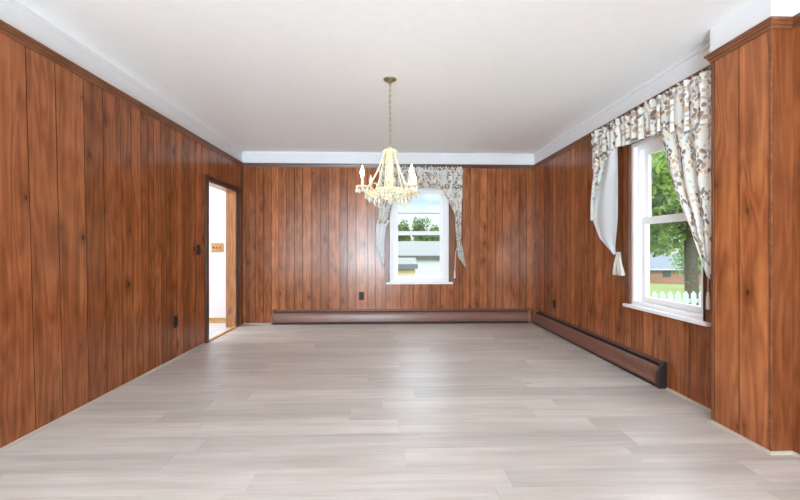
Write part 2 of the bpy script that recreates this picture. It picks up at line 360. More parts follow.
# ------------------------------------------------------------------ panelled walls
def split_planks(s0, s1, known, wmin, wmax):
    e = sorted(k for k in known if s0 < k < s1); out = [s0]
    pts = e + [s1]
    for p in pts:
        while p - out[-1] > wmax*1.25:
            out.append(out[-1] + random.uniform(wmin, wmax))
        if p - out[-1] > 0.04: out.append(p)
        else: out[-1] = p
    return out
def panel_wall(name, edges, z0, z1, to, openings=(), lean=lambda s: 0.0, gw=0.0024, gd=0.005, core=True, mat='panel', dv=WT):
    """planked sheet; to(s, d, z) -> world, d = depth behind the face"""
    mb = MB()
    for a, b in zip(edges[:-1], edges[1:]):
        pid = random.random()*0.98 + 0.01
        cuts = sorted({a, b} | {q for o in openings for q in o[:2] if a < q < b})
        for c, d in zip(cuts[:-1], cuts[1:]):
            zr = [(z0, z1)]
            for o in openings:
                if c >= o[0]-1e-6 and d <= o[1]+1e-6:
                    nz = []
                    for (p, q) in zr:
                        if o[2] > p: nz.append((p, min(q, o[2])))
                        if o[3] < q: nz.append((max(p, o[3]), q))
                    zr = [r for r in nz if r[1]-r[0] > 1e-4]
            xs = []
            xs += [(c, gd), (c+gw, 0.0)] if c == a else [(c, 0.0)]
            xs += [(d-gw, 0.0), (d, gd)] if d == b else [(d, 0.0)]
            for (p, q) in zr:
                for (sa, da), (sb, db) in zip(xs[:-1], xs[1:]):
                    pd = -pid if da != db else pid
                    la, lb = lean(sa), lean(sb)
                    mb.quad([to(sa+la*(p-1.2), da, p), to(sb+lb*(p-1.2), db, p), to(sb+lb*(q-1.2), db, q), to(sa+la*(q-1.2), da, q)], pd)
    # solid core behind the boards, around the openings
    s0, s1 = edges[0], edges[-1]
    cuts = sorted({s0, s1} | {q for o in openings for q in o[:2]})
    for c, d in zip(cuts[:-1], cuts[1:]):
        zr = [(0.0, HC)]
        for o in openings:
            if c >= o[0]-1e-6 and d <= o[1]+1e-6:
                nz = []
                for (p, q) in zr:
                    if o[2] > p: nz.append((p, min(q, o[2])))
                    if o[3] < q: nz.append((max(p, o[3]), q))
                zr = [r for r in nz if r[1]-r[0] > 1e-4]
        for p, q in zr:
            A, B_ = to(c, gd+0.001, p), to(d, dv, q)
            mb.box(min(A[0], B_[0]), max(A[0], B_[0]), min(A[1], B_[1]), max(A[1], B_[1]), p, q, 0.5)
    return mb.build(name, M[mat], recalc=False)

DO = (4.535, 5.375, 0.0, 1.885)                                  # door opening (Y0,Y1,z0,z1)
W1 = (0.035, 0.900, 0.60, 2.02)                                  # back window opening (X)
W2 = (2.545, 3.350, 0.60, 2.02)                                  # right window opening (Y)
kl = [2.06, 2.317, 2.512, 2.732, 2.909, 3.091, 3.21, 3.333, 3.43, 3.514, 3.617, 3.70, 3.778, 3.869, 3.994, 4.117, 4.26, 4.39]
el = split_planks(YR, D, kl, 0.10, 0.22)
wl = panel_wall('wall_left', el, 0, HC, lambda s, d, z: (XL-d, s, z), [DO], lean=lambda s: -0.03*max(0, min(1, (4.4-s)/2.0)) if 0 < s < 4.4 else 0.0)
tag(wl, 'left wall of orange brown knotty pine boards', 'wall', kind='structure')
kb = [-2.037, -1.901, -1.79, -1.675, -1.566, -1.462, -1.344, -1.226, -1.093, -0.965, -0.846, -0.689, -0.58, -0.455, -0.283, -0.177, -0.02, 0.2, 0.38, 0.6, 0.78, 0.98, 1.10, 1.22, 1.346, 1.47, 1.59, 1.698, 1.821, 1.944, 2.052]
eb = split_planks(XL, XR, kb, 0.10, 0.2)
wb = panel_wall('wall_back', eb, 0, HC, lambda s, d, z: (s, D+d, z), [W1])
tag(wb, 'back wall of brown pine boards behind the chandelier', 'wall', kind='structure')
kr = [2.502, 2.692, 2.921, 3.06, 3.191, 3.349, 3.45, 3.58, 3.69, 3.798, 3.953, 4.092, 4.22, 4.368, 4.479, 4.62, 4.759, 4.86, 4.96, 5.10, 5.257, 5.42]
er = split_planks(PY1-0.02, D, kr, 0.10, 0.2)
wr = panel_wall('wall_right', er, 0, HC, lambda s, d, z: (XR+d, s, z), [W2])
tag(wr, 'right wall of brown pine boards around the large window', 'wall', kind='structure')
ef = split_planks(YR, PY0+0.02, [1.80], 0.15, 0.22)
wf = panel_wall('wall_right_front', ef, 0, HC, lambda s, d, z: (XR2+d, s, z))
tag(wf, 'strip of right wall panelling nearest the camera', 'wall', kind='structure')
# rear wall behind the camera, with an invented opening for the fill lamp
RW = (-1.75, 0.35, 0.45, 2.25)
e2 = split_planks(XL, XR, [], 0.12, 0.22)
wk = panel_wall('wall_rear', e2, 0, HC, lambda s, d, z: (s, YR-d, z), [RW])
tag(wk, 'rear wall behind the camera with an opening added for fill light', 'wall', kind='structure')
# pilaster
mb = MB()
def pil_face(edges, to):
    for a, b in zip(edges[:-1], edges[1:]):
        pid = random.random()
        xs = ([(a, 0.0)] if a == edges[0] else [(a, 0.005), (a+0.0025, 0.0)]) + ([(b, 0.0)] if b == edges[-1] else [(b-0.0025, 0.0), (b, 0.005)])
        for (sa, da), (sb, db) in zip(xs[:-1], xs[1:]):
            mb.quad([to(sa, da, 0), to(sb, db, 0), to(sb, db, HT), to(sa, da, HT)], -pid if da != db else pid)
pil_face([PY0, 2.165, PY1-0.022], lambda s, d, z: (PX+d, s, z))
mb.box(PX+0.006, XR+0.02, PY0+0.006, PY1-0.001, 0, HT, 0.31)
wp = mb.build('wall_pilaster', M['panel'], recalc=False)
tag(wp, 'projecting wood panelled pilaster at the right edge', 'wall', kind='structure')
mb = MB(); mb.box(PX-0.003, PX+0.012, PY1-0.016, PY1+0.003, 0.012, 2.267)
tag(mb.build('trim_1', M['casewood'], bevel=0.002), 'thin dark corner strip on the far edge of the pilaster', 'trim', kind='structure')

mb = MB(); mb.box(PX, XR2+0.004, PY0-0.001, PY0+0.008, 0, HT)  # shaded near end of the pilaster, put in as darker wood
tag(mb.build('trim_13', M['casewood']), 'return board on the near end of the pilaster, its shade painted as darker brown', 'trim', kind='structure')
mb = MB(); mb.box(PX-0.003, PX+0.006, PY0-0.004, PY0+0.010, 0.012, 2.267)
tag(mb.build('trim_14', M['trimwood'], bevel=0.002), 'slim corner bead on the near edge of the pilaster', 'trim', kind='structure')

# ------------------------------------------------------------------ floor and ceiling
mb = MB(); y = YR; row = 0
x0, x1 = XL-0.002, XR+0.02
mb.box(x0, x1, YR, D, -0.12, -0.004, 0.5)
while y < D:
    y2 = min(y+0.178, D); x = x0 - random.uniform(0, 1.2)
    while x < x1:
        a, b = max(x, x0), min(x+1.22, x1)
        if b-a > 1e-3:
            g = 0.0007; pid = random.random()
            mb.quad([(a+g, y+g, 0), (b-g, y+g, 0), (b-g, y2-g, 0), (a+g, y2-g, 0)], pid)
            p = [(a+g, y+g), (b-g, y+g), (b-g, y2-g), (a+g, y2-g)]
            for i in range(4):
                q, r = p[i], p[(i+1) % 4]; mb.quad([(q[0], q[1], 0), (q[0], q[1], -0.004), (r[0], r[1], -0.004), (r[0], r[1], 0)], pid)
        x += 1.22
    y += 0.178
tag(mb.build('floor', M['floor'], recalc=False), 'pale grey plank floor of the empty room', 'floor', kind='structure')
mb = MB(); mb.box(XL-0.3, XR+0.3, YR-0.3, D+0.3, HC, HC+0.15)
tag(mb.build('ceiling', M['ceil']), 'flat white ceiling', 'ceiling', kind='structure')

# white frieze band and wooden crown moulding ------------------------------------------------
def run(name, prof, segs, mat, label, smooth=False):
    mb = MB()
    for s in segs: mb.sweep(prof, s)
    return tag(mb.build(name, M[mat], smooth=smooth), label, 'trim', kind='structure')
r2 = 1.0
frieze = [(-0.003, HT-0.004), (0.008, HT-0.004), (0.008, HC-0.026), (0.016, HC-0.022), (0.020, HC), (-0.003, HC)]
crown = [(-0.003, 2.268), (0.008, 2.268), (0.010, 2.284), (0.017, 2.288), (0.019, 2.300), (0.028, 2.306), (0.030, HT), (-0.003, HT)]
left_path = [((XL, YR), (1, 0)), ((XL, D), (1, -1))]
back_path = [((XL, D), (1, -1)), ((XR, D), (-1, -1))]
right_path = [((XR, D), (-1, -1)), ((XR, PY1-0.01), (-1, 0))]
pil_path = [((XR+0.01, PY1), (0, 1)), ((PX, PY1), (-1, 1)), ((PX, PY0), (-1, -1)), ((XR2, PY0), (-1, -1)), ((XR2, YR), (-1, 0))]
run('trim_2', frieze, [left_path], 'white', 'white painted frieze band above the left wall panelling')
run('trim_3', frieze, [back_path], 'white', 'white painted frieze band above the back wall panelling')
run('trim_4', frieze, [right_path], 'white', 'white painted frieze band above the right window wall')
run('trim_5', [(-0.003, HT-0.004), (0.006, HT-0.004), (0.006, HC), (-0.003, HC)], [pil_path], 'white', 'white painted frieze band above the pilaster')
run('trim_6', crown, [left_path], 'trimwood', 'brown crown moulding along the left wall')
run('trim_7', crown, [back_path], 'trimwoodX', 'brown crown moulding along the back wall')
run('trim_8', crown, [right_path], 'trimwood', 'brown crown moulding over the right window')
run('trim_9', crown, [pil_path], 'trimwood', 'brown crown moulding stepping around the pilaster')
mb = MB(); mb.box(PX+0.006, XR+0.02, PY0+0.006, PY1-0.002, HT, HC)
mb.build('trim_10', M['white']); tag(bpy.data.objects['trim_10'], 'white plaster block above the pilaster', 'trim', kind='structure')
# inside corner strips at the two back corners
mb = MB(); mb.box(XL-0.002, XL+0.018, D-0.018, D+0.002, 0.0, 2.27)
tag(mb.build('trim_11', M['darkwood'], bevel=0.003), 'dark corner strip at the back left corner', 'trim', kind='structure')
mb = MB(); mb.box(XR-0.022, XR+0.002, D-0.022, D+0.002, 0.21, 2.27)
tag(mb.build('trim_12', M['trimwood'], bevel=0.003), 'brown corner strip at the back right corner', 'trim', kind='structure')
# cream shoe mouldings
shoe = [(-0.002, 0.0), (0.014, 0.0), (0.013, 0.008), (0.008, 0.014), (-0.002, 0.016)]
run('baseboard_left', shoe, [[((XL, YR), (1, 0)), ((XL, DO[0]-0.08), (1, 0))]], 'shoe', 'thin cream shoe moulding along the left wall')
run('baseboard_right', shoe, [[((XR, 2.93), (-1, 0)), ((XR, PY1), (-1, 1)), ((PX-0.004, PY1), (-1, 1)), ((PX-0.004, PY0), (-1, -1)), ((XR2, PY0), (-1, -1)), ((XR2, YR), (-1, 0))]], 'shoe', 'thin cream shoe moulding along the right wall and pilaster')
run('baseboard_back', shoe, [[((XL+0.018, D), (0, -1)), ((-1.66, D), (0, -1))]], 'shoe', 'short cream shoe moulding left of the back heater')

# ------------------------------------------------------------------ doorway and the room beyond
dr = thing('door_1', 'open doorway in the left wall with dark casing and pine jamb', 'doorway', (XL, (DO[0]+DO[1])/2, 0), kind='structure')
y0, y1, _, zt = DO
cw = 0.062
mb = MB(); mb.box(XL, XL+0.018, y0-cw, y0, 0, zt+0.0); part(mb, 'casing', M['darkwood'], dr, bevel=0.004)
mb = MB(); mb.box(XL, XL+0.018, y1, y1+cw, 0, zt); part(mb, 'casing', M['darkwood'], dr, bevel=0.004)
mb = MB(); mb.box(XL, XL+0.020, y0-cw-0.012, y1+cw+0.012, zt, zt+0.058); part(mb, 'head_casing', M['darkwood'], dr, bevel=0.004)
mb = MB(); mb.box(XL-WT-0.005, XL, y1-0.012, y1, 0.0, zt); tag(part(mb, 'jamb', M['pine'], dr), 'golden knotty pine jamb')
mb = MB(); mb.box(XL-WT-0.005, XL, y0, y0+0.012, 0.0, zt); tag(part(mb, 'jamb', M['pine'], dr), 'golden knotty pine jamb')
mb = MB(); mb.box(XL-WT-0.005, XL, y0+0.012, y1-0.012, zt-0.012, zt); part(mb, 'head_jamb', M['pine'], dr)
mb = MB(); mb.box(XL-0.03, XL+0.014, y0+0.001, y1-0.001, 0.0, 0.016); tag(part(mb, 'threshold', M['oak'], dr, bevel=0.003), 'tan wooden threshold strip')
HX0, HX1, HY0, HY1 = -4.6, XL-WT, 3.0, 5.70
mb = MB(); mb.box(HX0, HX1, HY0, HY1, -0.12, -0.003); 
for i in range(12):
    for j in range(10):
        xa, ya = HX1-0.305*(i+1), HY1-0.305*(j+1)
        if xa > HX0 and ya > HY0: mb.box(xa+.002, xa+.303, ya+.002, ya+.303, -0.003, 0.0)
mb.box(HX1, XL-0.001, y0+.012, y1-.012, -0.12, 0.0)
tag(mb.build('floor_hall', M['tile']), 'pale tile floor seen through the doorway', 'floor', kind='structure')
mb = MB(); mb.box(HX0, HX1, HY1, HY1+0.1, 0, HC); tag(mb.build('wall_hall', M['hall']), 'white wall of the room beyond the doorway', 'wall', kind='structure')
mb = MB(); mb.box(HX0-0.1, HX0, HY0, HY1, 0, HC); tag(mb.build('wall_hall_left', M['hall']), 'far white side wall beyond the doorway', 'wall', kind='structure')
mb = MB(); mb.box(HX0, HX1, HY0-0.1, HY0, 0, HC); tag(mb.build('wall_hall_front', M['hall']), 'near white wall beyond the doorway', 'wall', kind='structure')
mb = MB(); mb.box(HX0-0.1, HX1, HY0-0.1, HY1+0.1, HC-0.02, HC+0.15); tag(mb.build('ceiling_hall', M['ceil']), 'white ceiling of the room beyond the doorway', 'ceiling', kind='structure')
mb = MB(); mb.box(HX0, HX1, HY1-0.014, HY1, 0.0, 0.075); tag(mb.build('baseboard_hall', M['oak'], bevel=0.003), 'tan wooden baseboard in the room beyond', 'baseboard', kind='structure')
sp = thing('switch_plate', 'honey oak switch plate with three toggles on the white wall seen through doorway', 'light switch', (-2.492, HY1, 1.105))
mb = MB(); mb.box(-2.578, -2.405, HY1-0.012, HY1, 1.040, 1.170); part(mb, 'plate', M['oak'], sp, bevel=0.004)
for k in range(3):
    mb = MB(); x = -2.492+(k-1)*0.046; mb.box(x-0.005, x+0.005, HY1-0.026, HY1-0.012, 1.092, 1.116); part(mb, 'toggle', M['darkwood'], sp, bevel=0.001)

# ------------------------------------------------------------------ windows
def window(name, label, s0, s1, z0, z1, to, ztopvis, inset, meeting, storm=None, trimw=0.085, loc=(0,0,0), gm=0.045):
    """double-hung white vinyl window; to(s, d, z): d>0 is into the wall"""
    w = thing(name, label, 'window', loc, kind='structure')
    def bx(parts, nm, mat, bevel=0.002, lab=None, root=w):
        mb = MB()
        for a, b, d0, d1, p, q in parts:
            A, B_ = to(a, d0, p), to(b, d1, q)
            mb.box(min(A[0], B_[0]), max(A[0], B_[0]), min(A[1], B_[1]), max(A[1], B_[1]), min(A[2], B_[2]), max(A[2], B_[2]))
        l = w.location
        mb.v = [(x-l.x, y-l.y, z-l.z) for x, y, z in mb.v]
        o = mb.build(nm, M[mat], w, bevel=bevel)
        if lab: o['label'] = lab
        return o
    # wooden casing round the opening
    bx([(s0-trimw, s0, -0.016, 0.004, z0, z1), ], 'casing', 'casewood', 0.003, 'brown wood casing')
    bx([(s1, s1+trimw, -0.016, 0.004, z0, z1)], 'casing', 'casewood', 0.003, 'brown wood casing')
    bx([(s0-trimw, s1+trimw, -0.018, 0.004, z1, z1+trimw)], 'head_casing', 'casewood', 0.003, 'brown wood casing')
    bx([(s0-0.014, s0, -0.022, -0.012, z0, z1), (s1, s1+0.014, -0.022, -0.012, z0, z1)], 'casing_bead', 'darkwood', 0.002, 'thin dark bead beside the white frame')
    # vinyl frame stepping back into the wall
    f1, f2 = 0.034, 0.060
    bx([(s0, s0+f1, 0.004, WT, z0, z1), (s1-f1, s1, 0.004, WT, z0, z1), (s0+f1, s1-f1, 0.004, WT, z1-f1, z1), (s0+f1, s1-f1, 0.004, WT, z0, z0+0.03)], 'window_frame', 'vinyl')
    bx([(s0+f1, s0+f2, 0.035, WT, z0+0.03, z1-f1), (s1-f2, s1-f1, 0.035, WT, z0+0.03, z1-f1), (s0+f2, s1-f2, 0.035, WT, z1-f2, z1-f1)], 'frame_stop', 'vinyl')
    a, b = s0+f2, s1-f2
    # lower sash (inner), upper sash (outer)
    m0, m1 = meeting
    d0, d1 = inset-0.030, inset-0.002
    zb = z0+0.03
    sw = gm; u0, u1 = inset, inset+0.028
    bx([(a, a+sw, d0, d1, zb, m1), (b-sw, b, d0, d1, zb, m1), (a+sw, b-sw, d0, d1, zb, zb+0.05), (a+sw, b-sw, d0, d1, m0, m1)], 'lower_sash', 'vinyl')
    bx([(a, a+sw, u0, u1, m0, z1-f2), (b-sw, b, u0, u1, m0, z1-f2), (a+sw, b-sw, u0, u1, z1-f2-0.05, z1-f2), (a+sw, b-sw, u0, u1, m0, m1-0.01)], 'upper_sash', 'vinyl')
    bx([(a+sw, b-sw, inset-0.018, inset-0.014, zb+0.05, m0)], 'glass_pane', 'glass', 0)
    bx([(a+sw, b-sw, inset+0.012, inset+0.016, m1-0.01, z1-f2-0.05)], 'glass_pane', 'glass', 0)
    if storm: bx([(a, b, WT-0.012, WT, storm-0.006, storm+0.006)], 'storm_rail', 'gutter', 0)
    # sill / stool
    bx([(s0-0.052, s1+0.055, -0.045, 0.004, z0-0.028, z0)], 'window_sill', 'vinyl', 0.004)
    bx([(s0, s1, 0.004, WT+0.03, z0-0.028, z0)], 'sill_base', 'vinyl', 0)
    # apron line
    return w
window('window_1', 'white double hung window in the back wall behind the chandelier', W1[0], W1[1], W1[2], W1[3], lambda s, d, z: (s, D+d, z), 2.0, 0.085, (1.287, 1.346), storm=1.618, loc=(0.4675, D, 0.6), gm=0.062)
window('window_2', 'white double hung window in the right wall', W2[0], W2[1], W2[2], W2[3], lambda s, d, z: (XR+d, s, z), 2.0, 0.085, (1.305, 1.362), loc=(XR, 2.95, 0.6))

# ------------------------------------------------------------------ curtains
def lerp_poly(poly, z):
    # poly: (s,z) list sorted by descending z
    if z >= poly[0][1]: return poly[0][0]
    for (s0, z0), (s1, z1) in zip(poly[:-1], poly[1:]):
        if z0 >= z >= z1: return s0 + (s1-s0)*((z0-z)/max(z0-z1, 1e-6))
    return poly[-1][0]
def interp(pts, x):
    if x <= pts[0][0]: return pts[0][1]
    for (a, p), (b, q) in zip(pts[:-1], pts[1:]):
        if a <= x <= b:
            t = (x-a)/max(b-a, 1e-6); t = t*t*(3-2*t)*0.5+t*0.5
            return p+(q-p)*t
    return pts[-1][1]
def valance_mesh(s0, s1, ztop, bottom, to, depth, gather=2.0, waves=17, seed=1, rod_z=None):
    rnd = random.Random(seed); n = 220; m = 40; rows = []; uvs = []
    ph = [rnd.uniform(0, 6.28) for _ in range(6)]
    for j in range(m+1):
        b = j/m; r = []; u = []
        for i in range(n+1):
            a = i/n; s = s0+(s1-s0)*a
            zb = interp(bottom, s)
            zt = ztop + 0.010*math.sin(a*waves*2*PI*1.9+ph[0]) + 0.008*math.sin(a*waves*5.1+ph[1])
            z = zt + (zb-zt)*b
            amp = 0.017 + 0.013*b
            wv = math.sin(a*waves*2*PI+ph[2]+1.1*math.sin(a*9+ph[3])+0.7*b) + 0.5*math.sin(a*waves*2*PI*1.63+ph[4]+b)
            fr = 0.013*math.sin(a*waves*2*PI*3.1+ph[5])*max(0, 1-b*2.2)
            d = depth + amp*wv*0.7 + fr
            # rod pocket pinch just below the heading
            pin = math.exp(-((ztop-z-0.055)/0.014)**2); d -= 0.012*pin
            bul = math.exp(-((ztop-z-0.09)/0.03)**2); d += 0.010*bul
            r.append(to(s + 0.004*wv, -d, z)); u.append(((s-s0)*gather, z*1.0))
        rows.append(r); uvs.append(u)
    mb = MB(); mb.grid(rows, uvs=uvs); return mb
def tail_mesh(lp, rp, ztop, zend, to, depth, folds=4, amp=0.02, seed=1, gather=1.5, uoff=0.0, damp=None, tilt=0.0):
    rnd = random.Random(seed); n = 60; m = 70; rows = []; uvs = []; p0 = rnd.uniform(0, 6)
    for j in range(m+1):
        b = j/m; r = []; u = []; z = ztop+(zend-ztop)*b
        a0, a1 = lerp_poly(lp, z), lerp_poly(rp, z)
        for i in range(n+1):
            a = i/n; s = a0+(a1-a0)*a
            wv = math.sin(a*folds*2*PI+p0+0.8*math.sin(b*3)) + 0.35*math.sin(a*folds*4.7+p0*2+b*2)
            k = amp*(0.6+0.4*b)
            d = depth + k*wv + tilt*(a-0.5)
            r.append(to(s, -d, z)); u.append((uoff+(a)*abs(lp[0][0]-rp[0][0])*gather, z))
        rows.append(r); uvs.append(u)
    mb = MB(); mb.grid(rows, uvs=uvs); return mb
def cloth(mb, name, mat, root, thick=0.0015):
    o = part(mb, name, mat, root, smooth=True, recalc=False)
    so = o.modifiers.new('solid', 'SOLIDIFY'); so.thickness = thick
    return o
def tassel_mb(x, y, z0, z1, r=0.012):
    mb = MB()
    mb.ball((x, y, z0), r*0.8)
    mb.lathe([(r*0.5, z0-0.004), (r*0.9, z0-0.02), (r, z1+0.01), (r*1.1, z1), (0.001, z1)], (x, y, 0), 10)
    return mb
# back window curtain
cb = thing('floral_curtain', 'floral valance with swag tails over the back wall window', 'curtain', (0.48, D-0.05, 2.26), group=None)
tb = lambda s, d, z: (s, D+d, z)
bot = [(-0.13, 1.80), (0.06, 1.79), (0.19, 1.88), (0.36, 1.945), (0.54, 1.975), (0.74, 1.955), (0.90, 1.84), (1.08, 1.80)]
cloth(valance_mesh(-0.12, 1.085, 2.272, bot, tb, 0.062, gather=1.8, waves=15, seed=3), 'valance', M['floral'], cb)
zs = 1.86
cloth(tail_mesh([(-0.127, 1.86), (-0.122, 1.573), (-0.140, 1.45)], [(0.08, 1.86), (0.068, 1.746), (0.038, 1.602), (-0.01, 1.472), (-0.03, 1.44)], 1.86, 1.45, tb, 0.066, 3, 0.014, 5, uoff=3.3), 'swag_tail', M['floral'], cb)
o = cloth(tail_mesh([(-0.140, 1.50), (-0.156, 1.42), (-0.158, 1.141), (-0.066, 0.824)], [(0.03, 1.50), (-0.02, 1.40), (-0.045, 1.213), (-0.046, 0.824)], 1.50, 0.824, tb, 0.056, 2, 0.010, 6), 'tail_lining', M['lining'], cb); o['label'] = 'white lining folded out on the left tail'
cloth(tail_mesh([(0.80, 1.90), (0.878, 1.807), (0.972, 1.583), (0.994, 1.286), (1.023, 0.967), (1.120, 0.829)], [(1.080, 1.90), (1.074, 1.576), (1.067, 1.214), (1.134, 0.829)], 1.90, 0.829, tb, 0.064, 3, 0.014, 7, uoff=5.1), 'swag_tail', M['floral'], cb)
mb = MB(); mb.tube([(1.02, D-0.05, 1.12), (0.994, D-0.055, 1.05), (0.985, D-0.055, 0.9), (0.980, D-0.055, 0.77)], 0.006); part(mb, 'tieback_cord', M['cord'], cb, smooth=True)
part(tassel_mb(0.978, D-0.055, 0.765, 0.66, 0.014), 'tassel', M['cord'], cb, smooth=True)
mb = MB(); mb.tube([(-0.14, D-0.055, 2.215), (1.10, D-0.055, 2.215)], 0.008); mb.tube([(-0.13, D-0.055, 2.215), (-0.13, D, 2.215)], 0.006); mb.tube([(1.09, D-0.055, 2.215), (1.09, D, 2.215)], 0.006)
part(mb, 'curtain_rod', M['vinyl'], cb, smooth=True)
# right window curtain  (s = Y, d<0 into the room)
cr = thing('floral_curtain', 'cream valance with leaf print and long side tails over the right wall window', 'curtain', (XR-0.07, 3.1, 2.26))
tr = lambda s, d, z: (XR+d, s, z)
bot = [(2.40, 1.92), (2.62, 1.90), (2.84, 1.985), (3.056, 1.995), (3.249, 2.00), (3.468, 2.02), (3.60, 1.95), (3.84, 1.90)]
cloth(valance_mesh(2.375, 3.835, 2.268, bot, tr, 0.078, gather=1.7, waves=20, seed=8), 'valance', M['floral'], cr)
cloth(tail_mesh([(3.60, 2.02), (3.63, 1.869), (3.74, 1.707), (3.827, 1.566), (3.845, 1.45)], [(3.842, 2.02), (3.862, 1.683), (3.866, 1.45)], 2.02, 1.38, tr, 0.080, 2.2, 0.012, 11, uoff=2.2), 'swag_tail', M['floral'], cr)
o = cloth(tail_mesh([(3.437, 2.05), (3.437, 1.378), (3.468, 1.06)], [(3.600, 2.05), (3.66, 1.869), (3.79, 1.707), (3.858, 1.50), (3.860, 1.375), (3.745, 1.198), (3.50, 1.035)], 2.05, 1.04, tr, 0.072, 1.3, 0.012, 12), 'tail_lining', M['lining'], cr); o['label'] = 'pale blue white lining of the far tail'
# gathered knot with its two loops at the end of the far tail
def bow(root, y, zt, zb, x):
    mb = MB()
    for dy0, dy1 in ((0.0, 0.035), (-0.012, -0.030), (-0.03, -0.085), (0.01, -0.055)):
        pts = [(x, y+dy0, zt), (x-0.01, y+(dy0+dy1)/2, (zt+zb)/2), (x-0.004, y+dy1, zb)]
        mb.tube(pts, [0.008, 0.014, 0.022], 8)
    return mb
o = part(bow(cr, 3.475, 1.06, 0.85, XR-0.045), 'tieback_bow', M['cord'], cr, smooth=True); o['label'] = 'gathered white bow at the tail end'
cloth(tail_mesh([(2.372, 2.24), (2.374, 0.90)], [(2.86, 2.24), (2.855, 1.998), (2.81, 1.823), (2.72, 1.525), (2.587, 1.267), (2.498, 1.069), (2.42, 0.90)], 2.24, 0.90, tr, 0.086, 3.2, 0.016, 14, uoff=7.0), 'swag_tail', M['floral'], cr)
mb = MB(); mb.tube([(XR-0.05, 2.52, 1.10), (XR-0.05, 2.49, 1.0), (XR-0.045, 2.475, 0.9), (XR-0.04, 2.48, 0.80)], 0.005); part(mb, 'tieback_cord', M['cord'], cr, smooth=True)
part(tassel_mb(XR-0.04, 2.48, 0.795, 0.69, 0.013), 'tassel', M['cord'], cr, smooth=True)
mb = MB(); mb.tube([(XR-0.07, 2.40, 2.212), (XR-0.07, 3.85, 2.212)], 0.008)
for q in (2.405, 3.845): mb.tube([(XR-0.07, q, 2.212), (XR, q, 2.212)], 0.006)
part(mb, 'curtain_rod', M['vinyl'], cr, smooth=True)

# ------------------------------------------------------------------ baseboard heaters
def heater(label, s0, s1, to, loc, near_cap, far_cap, h=0.205, dep=0.072, joint=True):
    r = thing('baseboard_heater', label, 'heater', loc)
    def ext(prof, a, b):
        mb = MB(); rows = [[to(s, -d, z) for d, z in prof] for s in (a, b)]
        mb.grid(rows, True); mb.quad(rows[0]); mb.quad(rows[1]); return mb
    e0 = s0+0.028; e1 = s1-0.028
    part(ext([(0.001, 0.02), (0.006, 0.02), (0.006, h-0.006), (0.010, h), (0.010, h+0.003), (0.001, h+0.003)], e0, e1), 'back_plate', M['heater'], r)
    cover = [(dep-0.012, 0.030), (dep-0.002, 0.032), (dep, 0.045), (dep-0.002, 0.085), (dep-0.012, 0.135), (dep-0.020, 0.158), (dep-0.026, 0.170), (dep-0.032, 0.168), (dep-0.026, 0.155), (dep-0.016, 0.132), (dep-0.006, 0.085), (dep-0.008, 0.042)]
    part(ext(cover, e0, e1), 'front_cover', M['heater'], r, smooth=False)
    part(ext([(0.0105, 0.05), (0.0395, 0.05), (0.0395, 0.163), (0.0105, 0.163)], e0, e1), 'heating_fins', M['fin'], r)
    part(ext([(0.0065, 0.13), (0.012, 0.13), (0.012, 0.180), (0.0065, 0.180)], e0, e1), 'slot_shade', M['fin'], r)  # dark strip painting the shade inside the slot behind the cover
    part(ext([(0.012, 0.001), (dep-0.02, 0.001), (dep-0.02, 0.045), (0.012, 0.045)], e0, e1), 'toe_support', M['fin'], r)
    cap = [(0.001, 0.004), (dep-0.004, 0.004), (dep+0.004, 0.020), (dep+0.004, 0.090), (dep-0.006, 0.145), (dep-0.022, 0.182), (0.026, h+0.004), (0.001, h+0.006)]
    for a, b, mt in ((s0, e0, near_cap), (e1, s1, far_cap)):
        o = part(ext(cap, a, b), 'end_cap', M[mt], r, bevel=0.003)
        if mt != 'heater': o['label'] = 'black end cap' if mt == 'heaterdark' else 'tan corner cover'
    return r
heater('long brown baseboard heater along the back wall under the window', -1.655, 2.085, lambda s, d, z: (s, D+d, z), (0.2, D, 0), 'heater', 'joint')
heater('long brown baseboard heater along the right wall ending in a black cap', 2.905, 5.500, lambda s, d, z: (XR+d, s, z), (XR, 4.2, 0), 'heaterdark', 'heater')

# ------------------------------------------------------------------ outlets and switches
def wallplate(label, cat, name, to, s, z, kind, group=None, w=0.072, h=0.115):
    c = to(s, 0, z); r = thing(name, label, cat, c, group)
    def bx(ss, d0, d1, zz, nm, mat, bev=0.0):
        A, B_ = to(ss[0], d0, zz[0]), to(ss[1], d1, zz[1]); mb = MB()
        mb.box(min(A[0], B_[0]), max(A[0], B_[0]), min(A[1], B_[1]), max(A[1], B_[1]), min(zz), max(zz)); return part(mb, nm, M[mat], r, bevel=bev)
    bx((s-w/2, s+w/2), -0.006, 0.0, (z-h/2, z+h/2), 'cover_plate', 'bakelite', 0.002)
    if kind == 'outlet':
        for k in (-1, 1):
            bx((s-0.017, s+0.017), -0.009, -0.006, (z+k*0.02-0.014, z+k*0.02+0.014), 'socket', 'bakelite2', 0.001)
    else:
        bx((s-0.006, s+0.006), -0.020, -0.006, (z-0.013, z+0.013), 'toggle', 'bakelite2', 0.001)
    return r
tl = lambda s, d, z: (XL-d, s, z)
wallplate('dark brown wall outlet low on the left wall before the doorway', 'outlet', 'wall_outlet', tl, 3.853, 0.372, 'outlet')
wallplate('dark brown light switch on the left wall beside the doorway', 'light switch', 'light_switch', tl, 4.312, 1.078, 'switch', w=0.08)
wallplate('black wall outlet on the back wall left of the window', 'outlet', 'wall_outlet', tb, -0.376, 0.399, 'outlet')
wallplate('dark brown wall outlet low on the right wall near the back corner', 'outlet', 'wall_outlet', tr, 4.925, 0.368, 'outlet')

